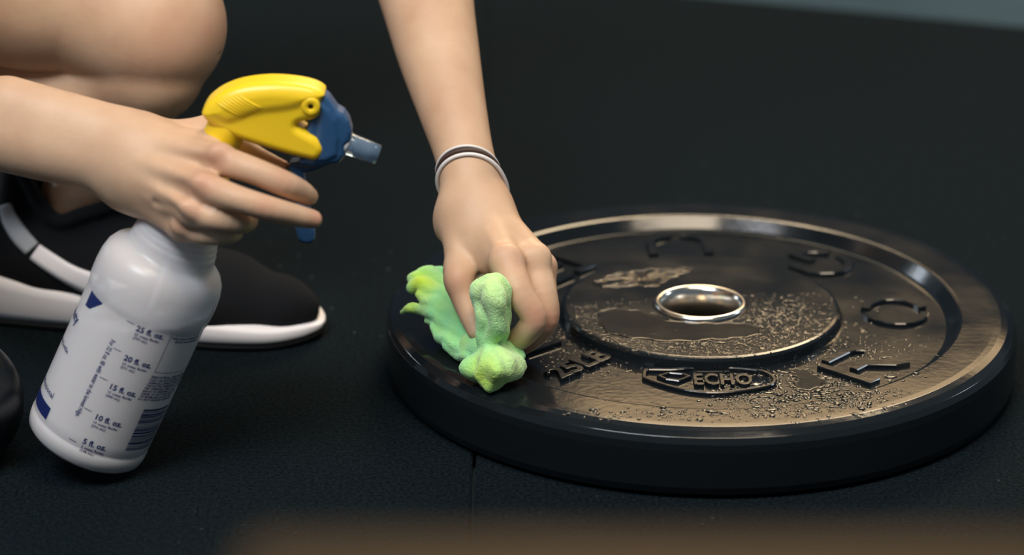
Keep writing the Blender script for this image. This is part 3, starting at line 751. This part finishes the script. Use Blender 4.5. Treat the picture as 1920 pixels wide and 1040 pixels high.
# ---- legs
rk = px((284, 62, 1.985, 118))
rhip = V((-.80, .20, .40)); lhip = V((-.80, .40, .42))
r_leg = U(.003,
    U(.03, wchain(.01, [rk, px((150, 5, 1.99, 138)), px((0, -45, 1.995, 160)), (V((-.62, .16, .335)), .078), (rhip, .088)]), E(288, 40, 1.975, 122, 128, 110, 20)),
    U(.02, chain(.02, [(262, 142, 1.99, 84), (150, 182, 2.005, 82), (0, 208, 2.02, 90), (-150, 220, 2.03, 98), (-420, 236, 2.03, 75), (-700, 285, 2.03, 48)]), E(284, 124, 1.980, 100, 98, 90, 40)))
r_leg = SUB(.012, r_leg, E(212, 128, 1.915, 30, 12, 14, 10), E(292, 130, 1.912, 10, 20, 10, 10), chain(.001, [(0, 120, 1.925, 8), (60, 126, 1.925, 8), (120, 148, 1.925, 6), (165, 168, 1.920, 2)]))
r_foot = wchain(.02, [px((-700, 285, 2.02, 48)), px((-800, 330, 2.03, 60)), px((-770, 430, 2.04, 50))])
lk = V((-.22, .42, .47))
l_leg = U(.012, U(.02, wchain(.012, [px((148, 372, 2.115, 68)), px((160, 330, 2.12, 72)), px((196, 260, 2.14, 84)), px((226, 190, 2.16, 92)), px((290, 40, 2.19, 96)), px((340, -120, 2.2, 104)), (lk, .056)]),
      wchain(.02, [(lk, .060), (V((-.5, .42, .47)), .075), (lhip, .088)])),
      E(116, 378, 2.085, 26, 34, 24), chain(.01, [(150, 372, 2.11, 60), (190, 440, 2.11, 46), (300, 520, 2.10, 32)]))
# ---- trunk, shoulders, neck, head (outside the picture)
pel = V((-.80, .30, .42)); ch_ = V((-.54, .12, .70)); nk = V((-.43, .04, .84)); hd = V((-.34, .02, .98))
rs_ = V((-.54, -.10, .70)); ls_ = V((-.40, .20, .74))
trunk = U(.04, cone(rhip, lhip, .09, .09), cone(pel, ch_, .095, .10, ((0, 1, 0), 1.25)), cone(rs_, ls_, .05, .05), cone(ch_, nk, .07, .05), cone(nk, hd, .05, .05),
          wchain(.02, [(rs_, .05), (r_elbow[0], .042)]), wchain(.02, [(ls_, .05), (l_elbow[0], .042)]))
head = U(.02, ell(hd+V((.02, 0, .03)), (.095, .078, .11)), ell(hd+V((.06, 0, -.035)), (.06, .058, .06)), cone(hd+V((.112, 0, .015)), hd+V((.128, 0, -.015)), .010, .013),
         ell(hd+V((.0, .078, .0)), (.02, .010, .03)), ell(hd+V((.0, -.078, .0)), (.02, .010, .03)), ell(hd+V((.105, 0, -.05)), (.014, .024, .008)))
whole = U(.012, r_limb, l_limb, r_leg, r_foot, l_leg, U(.02, trunk, head))
body_me = sdf_mesh('body', whole, H_BODY)
bd_ = link('body', body_me, M_SKIN, pe)
# clothes and hair out of the frame
shirt = U(.03, cone(pel, ch_, .104, .110, ((0, 1, 0), 1.25)), cone(rs_, ls_, .062, .062), cone(ch_, nk-V((.01, 0, .03)), .08, .06), cone(rs_, rs_+(r_elbow[0]-rs_)*.45, .060, .056), cone(ls_, ls_+(l_elbow[0]-ls_)*.45, .060, .056))
link('shirt', sdf_mesh('shirt', shirt, .006), M_BLACKCLOTH, pe)
shorts = U(.03, cone(rhip, lhip, .105, .105), cone(rhip, rhip+(V((-.62, .16, .335))-rhip)*.7, .102, .094), cone(lhip, lhip+(V((-.5, .42, .47))-lhip)*.7, .102, .092), cone(pel, pel+(ch_-pel)*.3, .108, .108, ((0, 1, 0), 1.25)))
link('shorts', sdf_mesh('shorts', shorts, .006), M_BLACKCLOTH, pe)
M_HAIR = mat('brown_hair', (.05, .025, .012), .6)
link('hair', sdf_mesh('hair', SUB(.01, U(.02, ell(hd+V((.005, 0, .045)), (.105, .09, .11)), wchain(.02, [(hd+V((-.09, 0, .04)), .04), (hd+V((-.16, 0, -.04)), .025), (hd+V((-.17, 0, -.14)), .012)])), ell(hd+V((.12, 0, -.03)), (.10, .12, .105))), .004), M_HAIR, pe)

# flushed skin over knuckles, fingertips and knee
def _fl():
    n = len(body_me.vertices); c = np.empty(n*3, np.float32); body_me.vertices.foreach_get('co', c); c = c.reshape(-1, 3); v = np.zeros(n)
    for x, y, d, r, a in ((414, 288, 1.735, 26, .35), (384, 348, 1.727, 26, .5), (360, 394, 1.73, 24, .35), (340, 426, 1.745, 24, .3), (498, 388, 1.72, 24, .35), (530, 340, 1.73, 24, .25), (592, 410, 1.745, 20, .5), (590, 372, 1.755, 16, .4),
                          (536, 304, 1.79, 16, .6), (950, 484, 1.86, 30, .25), (1002, 592, 1.855, 28, .5), (1036, 596, 1.88, 24, .5), (855, 528, 1.885, 28, .35), (330, 90, 1.94, 70, .3), (380, 60, 1.95, 60, .25), (975, 650, 1.89, 22, .4)):
        q = np.array(P(x, y, d)[:]); v = np.maximum(v, a*np.exp(-((c-q)**2).sum(1)/(r*d/FPX)**2))
    at = body_me.color_attributes.new('flush', 'FLOAT_COLOR', 'POINT'); at.data.foreach_set('color', np.stack([v, v, v, np.ones(n)], 1).astype(np.float32).ravel())
_fl()
# nails
bt_b = BVHTree.FromPolygons([v.co[:] for v in body_me.vertices], [tuple(p.vertices) for p in body_me.polygons]) if True else None
def nail(x, y, d, rx, ry, ang, lift=.0):
    """small curved plate set on the fingertip"""
    c = P(x, y, d); dr = ray(x, y).normalized(); loc, nn, i_, _ = bt_b.ray_cast(CAM, dr)
    if loc is None: return
    a = math.radians(ang); ex = (V((1, 0, 0))*math.cos(a)-UP*math.sin(a)); ex = (ex-nn*ex.dot(nn)).normalized(); ey = nn.cross(ex)
    vs = []; fs = []; nu, nv = 9, 7
    for i in range(nu):
        for j in range(nv):
            u = i/(nu-1)*2-1; v = j/(nv-1)*2-1; uu = u*math.sqrt(1-v*v*.35); vv = v*math.sqrt(1-u*u*.35)
            q = loc+ex*uu*rx+ey*vv*ry; l2, n2, _, _ = bt_b.find_nearest(q)
            vs.append(l2+n2*(.00045*(1-.8*max(abs(u), abs(v))**4)+.00002))
    for i in range(nu-1):
        for j in range(nv-1): fs.append((i*nv+j, (i+1)*nv+j, (i+1)*nv+j+1, i*nv+j+1))
    link('fingernail', mesh('fingernail', vs, fs), M_NAIL, pe)
nail(596, 409, 1.745, .0034, .0045, 15)
nail(586, 373, 1.755, .0026, .0040, 25)
nail(529, 307, 1.79, .0034, .0024, 30)

# wrist bands: rings laid on the skin in a slanting plane
def band(c, n, th, mt, lab, wdt=1.0, lift=.0002):
    n = V(n).normalized(); a = n.cross(V((0, 1, 0))).normalized(); b = n.cross(a).normalized()
    seg, m = 96, 12; rr = []
    for i in range(seg):
        q = 2*math.pi*i/seg; d = a*math.cos(q)+b*math.sin(q)
        loc, nn, _, _ = bt_b.ray_cast(c+d*.08, -d, .08); rr.append((loc-c).length if loc else .02)
    rr = np.array(rr)
    for _ in range(14): rr = np.maximum(rr, (np.roll(rr, 1)+np.roll(rr, -1)+2*rr)/4)*.5+(np.roll(rr, 1)+np.roll(rr, -1))*.25
    vs = []; fs = []
    for i in range(seg):
        q = 2*math.pi*i/seg; o = a*math.cos(q)+b*math.sin(q); R_ = rr[i]+lift+th*.8
        for k in range(m):
            w_ = 2*math.pi*k/m; vs.append(c+o*(R_+math.cos(w_)*th)+n*math.sin(w_)*th*wdt)
    for i in range(seg):
        for k in range(m): fs.append((i*m+k, ((i+1) % seg)*m+k, ((i+1) % seg)*m+(k+1) % m, i*m+(k+1) % m))
    o = link('wristband', mesh('wristband', vs, fs), mt); tag(o, lab, 'wristband', 'bands on the left wrist'); return o
axw = (UP*.68+FW*.73+V((-.04, 0, 0))).normalized()
wc = P(877, 336, 1.930); M_SIL = mat('white_silicone', (.82, .80, .80), .45)
band(wc+axw*.0042, axw, .0009, M_SIL, 'thin white wristband, upper of the two white ones on the wiping hand')
band(wc+axw*.0018, axw, .0010, mat('brown_leather', (.055, .028, .020), .6), 'dark brown wristband between the two white ones on the wiping hand', 1.9)
band(wc-axw*.0022, axw, .0014, M_SIL, 'thicker white wristband, lowest on the wrist of the wiping hand')

# fine pale hairs standing off the left forearm
def arm_hair():
    rn = random.Random(11); vs = []; fs = []
    for _ in range(900):
        x = rn.uniform(790, 935); y = rn.uniform(-20, 285); loc, nn, _, _ = bt_b.ray_cast(CAM, ray(x, y).normalized())
        if loc is None or nn.x < .55: continue
        d = (nn*1.0+V((rn.gauss(0, .25), rn.gauss(0, .25), -.75+rn.gauss(0, .25)))).normalized(); ln = rn.uniform(.002, .0045); s_ = nn.cross(d).normalized()*.00005; t_ = d.cross(s_).normalized()*.00005
        b = len(vs); m_ = loc+d*ln*.5+nn*.0003
        vs += [loc+s_, loc-s_, loc+t_, m_+s_*.8, m_-s_*.8, m_+t_*.8, loc+d*ln-V((0, 0, .0003))]
        fs += [(b, b+1, b+4, b+3), (b+1, b+2, b+5, b+4), (b+2, b, b+3, b+5), (b+3, b+4, b+6), (b+4, b+5, b+6), (b+5, b+3, b+6)]
    o = link('arm_hair', mesh('arm_hair', vs, fs), mat('pale_hair', (.75, .6, .42), .5), pe); o['kind'] = 'stuff'
arm_hair()
# ------------------------------------------------------------------ microfibre cloth
def wave(X):
    x, y, z = X[:, 0]*1000, X[:, 1]*1000, X[:, 2]*1000
    Y = X.copy()
    Y[:, 0] += .0008*np.sin(z*.22+x*.11+1.0)+.0003*np.sin(y*.5+z*.3)
    Y[:, 2] += .0009*np.sin(x*.20-y*.15+.5)+.0003*np.sin(x*.6+y*.4)
    Y[:, 1] += .0007*np.sin(x*.2+z*.27)
    return Y
K = .0016
def fan(k, *chs): return U(k, *[chain(.001, c, m=5) for c in chs])
wing = fan(K,
    [(782, 521, 1.955, 17), (802, 516, 1.955, 17), (838, 540, 1.94, 15), (872, 580, 1.92, 16)],
    [(781, 538, 1.950, 17), (796, 536, 1.945, 17), (820, 552, 1.935, 16), (868, 596, 1.912, 16)],
    [(800, 514, 1.962, 12), (826, 514, 1.960, 13), (848, 522, 1.955, 12), (874, 560, 1.935, 14)],
    [(788, 552, 1.940, 8), (806, 566, 1.930, 14), (836, 586, 1.918, 16), (876, 618, 1.900, 15)],
    [(752, 586, 1.943, 5), (764, 579, 1.940, 8), (786, 578, 1.935, 10), (812, 590, 1.922, 13), (850, 612, 1.908, 14), (882, 634, 1.893, 14)],
    [(800, 604, 1.925, 5), (822, 612, 1.915, 8), (852, 618, 1.905, 11), (880, 628, 1.893, 11)],
    [(812, 612, 1.915, 6), (826, 630, 1.908, 13), (856, 646, 1.899, 17), (888, 660, 1.885, 15)],
    [(836, 650, 1.902, 9), (856, 662, 1.896, 11), (884, 670, 1.882, 12)])
wing = U(.004, wing, C1((830, 560, 1.945, 20), (872, 610, 1.92, 24)), C1((850, 630, 1.912, 16), (880, 650, 1.90, 20)))
column = fan(.0026,
    [(894, 566, 1.858, 11), (896, 545, 1.853, 13), (906, 532, 1.849, 13), (922, 526, 1.848, 13), (937, 534, 1.850, 14), (946, 556, 1.853, 14), (950, 584, 1.858, 11), (944, 612, 1.864, 10)],
    [(908, 548, 1.845, 13), (920, 542, 1.841, 19), (927, 560, 1.839, 23), (932, 596, 1.844, 19), (926, 626, 1.852, 18), (918, 650, 1.858, 16)],
    [(898, 574, 1.852, 12), (903, 598, 1.850, 13), (906, 624, 1.855, 13), (908, 650, 1.862, 14)],
    [(942, 590, 1.856, 14), (940, 620, 1.858, 14), (936, 648, 1.862, 14)])
column = U(.004, column, C1((918, 546, 1.852, 33), (924, 580, 1.854, 27)), C1((918, 545, 1.862, 24), (922, 640, 1.868, 22)))
foot_ = fan(.0045,
    [(918, 652, 1.862, 14), (898, 672, 1.858, 15), (880, 684, 1.862, 15), (874, 694, 1.864, 9)],
    [(922, 656, 1.858, 15), (912, 684, 1.848, 18), (904, 700, 1.850, 14), (906, 706, 1.852, 11)],
    [(926, 656, 1.858, 16), (930, 686, 1.842, 19), (924, 706, 1.846, 15), (920, 720, 1.850, 12)],
    [(932, 656, 1.860, 16), (952, 680, 1.848, 18), (948, 700, 1.850, 15), (938, 708, 1.852, 13)],
    [(936, 654, 1.866, 15), (958, 666, 1.864, 15), (974, 680, 1.862, 12), (982, 688, 1.862, 7)],
    [(950, 650, 1.872, 10), (966, 656, 1.874, 12), (978, 666, 1.872, 9)])
foot_ = U(.004, foot_, C1((894, 688, 1.862, 26), (956, 686, 1.858, 28)), C1((925, 690, 1.856, 31), (921, 708, 1.854, 23)))
cl_sdf = U(.002, wing, U(.0018, column, foot_), C1((884, 640, 1.888, 20), (915, 660, 1.872, 24)))
cl_sdf = SUB(.003, cl_sdf, chain(.001, [(882, 668, 1.845, 1), (905, 660, 1.836, 3), (940, 668, 1.830, 2)]), chain(.001, [(826, 556, 1.905, 5), (844, 574, 1.900, 4)]))
cme = sdf_mesh('cleaning_cloth', cl_sdf, .0009, warp=wave)
co = np.empty(len(cme.vertices)*3, np.float32); cme.vertices.foreach_get('co', co); co = co.reshape(-1, 3)
nr = np.empty(len(cme.vertices)*3, np.float32); cme.vertex_normals.foreach_get('vector', nr); nr = nr.reshape(-1, 3)
co2 = co+nr*(rng.normal(0, 1, len(co))*.00010+.0001)[:, None].astype(np.float32)
# tie-dye tint of the fabric: 0 mint, 1 chartreuse
def near(x, y, d, r):
    c = np.array(P(x, y, d)[:]); return np.exp(-((co-c)**2).sum(1)/(r*d/FPX)**2)
tint = .12+.9*near(785, 525, 1.94, 38)+.7*near(758, 585, 1.93, 30)+.75*near(905, 712, 1.84, 42)+.45*near(960, 690, 1.85, 50)+.35*near(925, 535, 1.84, 40)+.4*near(850, 640, 1.88, 26)+.25*near(880, 690, 1.85, 30)
tint = np.clip(tint+.10*np.sin(co[:, 0]*300+co[:, 2]*210)*np.sin(co[:, 1]*260), 0, 1)
pale = np.clip(.9*near(920, 560, 1.84, 60)+.8*near(965, 680, 1.85, 50), 0, 1)
cme.vertices.foreach_set('co', co2.ravel()); cme.update()
at = cme.color_attributes.new('dye', 'FLOAT_COLOR', 'POINT')
at.data.foreach_set('color', np.stack([tint, pale, np.zeros_like(tint), np.ones_like(tint)], 1).astype(np.float32).ravel())
M_CLOTH = mat('microfibre', (.3, .8, .3), .95, Subsurface_Weight=.25, Subsurface_Scale=.004, Sheen_Weight=.35)
def _mc():
    m = M_CLOTH; b = m.node_tree.nodes['Principled BSDF']; a = N(m, 'ShaderNodeAttribute', attribute_name='dye'); sp = N(m, 'ShaderNodeSeparateColor')
    m1 = N(m, 'ShaderNodeMix', data_type='RGBA'); m1.inputs[6].default_value = (.33, .88, .42, 1); m1.inputs[7].default_value = (.60, .88, .06, 1)
    m2 = N(m, 'ShaderNodeMix', data_type='RGBA'); m2.inputs[7].default_value = (.70, .95, .45, 1)
    mu = N(m, 'ShaderNodeMath', operation='MULTIPLY'); mu.inputs[1].default_value = .85
    L(m, a, 'Color', sp, 'Color'); L(m, sp, 'Red', m1, 0); L(m, m1, 2, m2, 6); L(m, sp, 'Green', mu, 0); L(m, mu, 0, m2, 0); L(m, m2, 2, b, 'Base Color')
    bp = bump(m, 1100, .9, .0009); bump(m, 260, .35, .0015, prev=bp)
_mc()
cl_o = link('cleaning_cloth', cme, M_CLOTH); tag(cl_o, 'bright green microfibre cloth bunched under a hand on the rim of the weight plate', 'cloth')
# ------------------------------------------------------------------ running shoe (foot behind the bottle)
SA = math.radians(-13); SX = Vector((math.cos(SA), math.sin(SA), 0)); SY = Vector((-SX.y, SX.x, 0))   # toe direction, inner side
toe = PZ(606, 604, .012); SO = toe-SX*.292-SY*.0; SO.z = 0
she = empty('running_shoe', SO, 'black running shoe with white sole and side stripe, behind the spray bottle', 'shoe')
def sl(x, y, z): return SO+SX*x+SY*y+Vector((0, 0, z))
st = [  # x, side(-y) half width, inner half width, z bottom, z top of midsole
 (.000, .006, .006, .014, .040), (.006, .020, .020, .010, .043), (.020, .030, .030, .007, .043), (.045, .035, .034, .006, .040), (.080, .036, .034, .006, .034), (.120, .036, .033, .006, .030),
 (.160, .041, .036, .005, .026), (.200, .045, .041, .005, .022), (.235, .044, .041, .006, .0200), (.262, .036, .035, .006, .0170), (.280, .023, .025, .0072, .0155), (.289, .011, .013, .0088, .0138), (.292, .003, .004, .0098, .0122)]
def loft(name, grow, zb, zt, m, flare=0.0):
    ss = spline([list(r) for r in st], 60); vs = []; fs = []; prof = [(-1, .5), (-1.0, .75), (-.97, .93), (-.90, 1), (-.5, 1.0), (0, 1), (.5, 1), (.90, 1), (.97, .93), (1, .75), (1, .5), (1, .2), (.96, .05), (.88, 0), (.5, 0), (0, 0), (-.5, 0), (-.88, 0), (-.96, .05), (-1, .2)]
    for r in ss:
        x, a, b_, z0, z1 = r; a = max(a, .001)+grow; b_ = max(b_, .001)+grow; lo, hi = zb(x, z0, z1), zt(x, z0, z1)
        for u, v in prof: vs.append(sl(x, u*(a if u < 0 else b_), lo+(hi-lo)*v))
    k = len(prof)
    for i in range(len(ss)-1):
        for j in range(k): fs.append((i*k+j, i*k+(j+1) % k, (i+1)*k+(j+1) % k, (i+1)*k+j))
    fs.append(tuple(range(k))[::-1]); fs.append(tuple((len(ss)-1)*k+j for j in range(k)))
    me = mesh(name, vs, fs); bm = bmesh.new(); bm.from_mesh(me); bmesh.ops.recalc_face_normals(bm, faces=bm.faces); bm.to_mesh(me); bm.free()
    return link(name, me, m, she)
loft('midsole', .001, lambda x, a, b: a, lambda x, a, b: b, M_WHITE)['label'] = 'thick white foam midsole'
loft('outsole', -.001, lambda x, a, b: max(a-.005, .0006), lambda x, a, b: a+.0005, M_BLACKRUB)
up = U(.012,
    cone(sl(.030, 0, .044), sl(.080, 0, .042), .030, .032), cone(sl(.080, 0, .042), sl(.150, -.002, .036), .032, .035), cone(sl(.150, -.002, .034), sl(.215, -.003, .026), .036, .034, (SY[:], 1.15)),
    cone(sl(.215, -.003, .024), sl(.262, -.001, .022), .031, .021, (SY[:], 1.25)), cone(sl(.262, -.001, .022), sl(.276, 0, .021), .020, .012),
    cone(sl(.140, 0, .050), sl(.165, 0, .050), .030, .026))
cpx = [(30, 300, 2.095), (52, 340, 2.085), (78, 386, 2.072), (110, 415, 2.063), (152, 402, 2.060), (200, 388, 2.063), (250, 370, 2.075), (264, 352, 2.10), (235, 352, 2.14), (150, 372, 2.15), (80, 345, 2.14), (40, 300, 2.12)]
cs_ = [Vector(q) for q in spline([P(*q)[:] for q in cpx+cpx[:1]], 49)[:-1]]
col_ = U(.002, *[cone(cs_[i], cs_[(i+1) % 48], .0050, .0050) for i in range(48)])
wall = U(.004, *[cone(cs_[i]+V((0, .004*(1 if cs_[i].y < she.location.y+.02 else -1), -.004)), V((cs_[i].x, cs_[i].y+.006*(1 if cs_[i].y < cs_[0].y else -1), .042)), .006, .010) for i in range(0, 48, 2)], cone(P(245, 378, 2.10), sl(.19, 0, .038), .018, .026), cone(P(40, 330, 2.105), sl(.055, 0, .040), .014, .026))
up = U(.008, up, U(.004, col_, wall))
up = SUB(.003, up, ell(P(146, 350, 2.105)+V((0, 0, .004)), (.038, .028, .030)))
upm = sdf_mesh('upper', up, .0025); upo = link('upper', upm, M_BLACKCLOTH, she); upo['label'] = 'black knit upper'
ub = BVHTree.FromPolygons([v.co[:] for v in upm.vertices], [tuple(p.vertices) for p in upm.polygons])
def stripe(name, pts, wids, m, n=40, th=.0016):
    """band on the outer side of the upper; pts are pixels, projected on the shoe"""
    c = spline([(p[0], p[1], w_) for p, w_ in zip(pts, wids)], n); vs = []; fs = []; nw = 5; rows = []
    for i in range(n):
        t = c[min(i+1, n-1), :2]-c[max(i-1, 0), :2]; t /= np.linalg.norm(t); nn = np.array((-t[1], t[0])); row = []
        for k in range(nw):
            q = c[i, :2]+nn*(k/(nw-1)-.5)*c[i, 2]; d = ray(*q).normalized(); loc, nrm, _, _ = ub.ray_cast(CAM, d)
            if loc is None: row = None; break
            row.append((loc, nrm))
        if row: rows.append(row)
    for row in rows:
        for loc, nrm in row: vs.append(loc+nrm*th)
        for loc, nrm in row: vs.append(loc-nrm*.0015)
    k2 = nw*2
    for i in range(len(rows)-1):
        for k in range(nw-1): fs.append((i*k2+k, i*k2+k+1, (i+1)*k2+k+1, (i+1)*k2+k)); fs.append((i*k2+nw+k, (i+1)*k2+nw+k, (i+1)*k2+nw+k+1, i*k2+nw+k+1))
        fs.append((i*k2, (i+1)*k2, (i+1)*k2+nw, i*k2+nw)); fs.append((i*k2+nw-1, i*k2+2*nw-1, (i+1)*k2+2*nw-1, (i+1)*k2+nw-1))
    if len(rows) < 2: return None
    e = len(rows)-1
    fs.append(tuple(range(nw))+tuple(range(2*nw-1, nw-1, -1))); fs.append(tuple(e*k2+q for q in (tuple(range(nw, 2*nw))+tuple(range(nw-1, -1, -1)))))
    me = mesh(name, vs, fs); bm = bmesh.new(); bm.from_mesh(me); bmesh.ops.recalc_face_normals(bm, faces=bm.faces); bm.to_mesh(me); bm.free()
    return link(name, me, m, she)
s1 = stripe('side_stripe', [(10, 385), (20, 415), (38, 442), (60, 466)], [22, 30, 33, 32], mat('grey_reflective', (.42, .44, .47), .5))
s2 = stripe('side_stripe', [(66, 472), (95, 492), (135, 516), (185, 536), (240, 552)], [32, 34, 36, 40, 30], M_WHITE)
if s1: s1['label'] = 'grey upper piece of the side stripe'
if s2: s2['label'] = 'white lower piece of the side stripe'
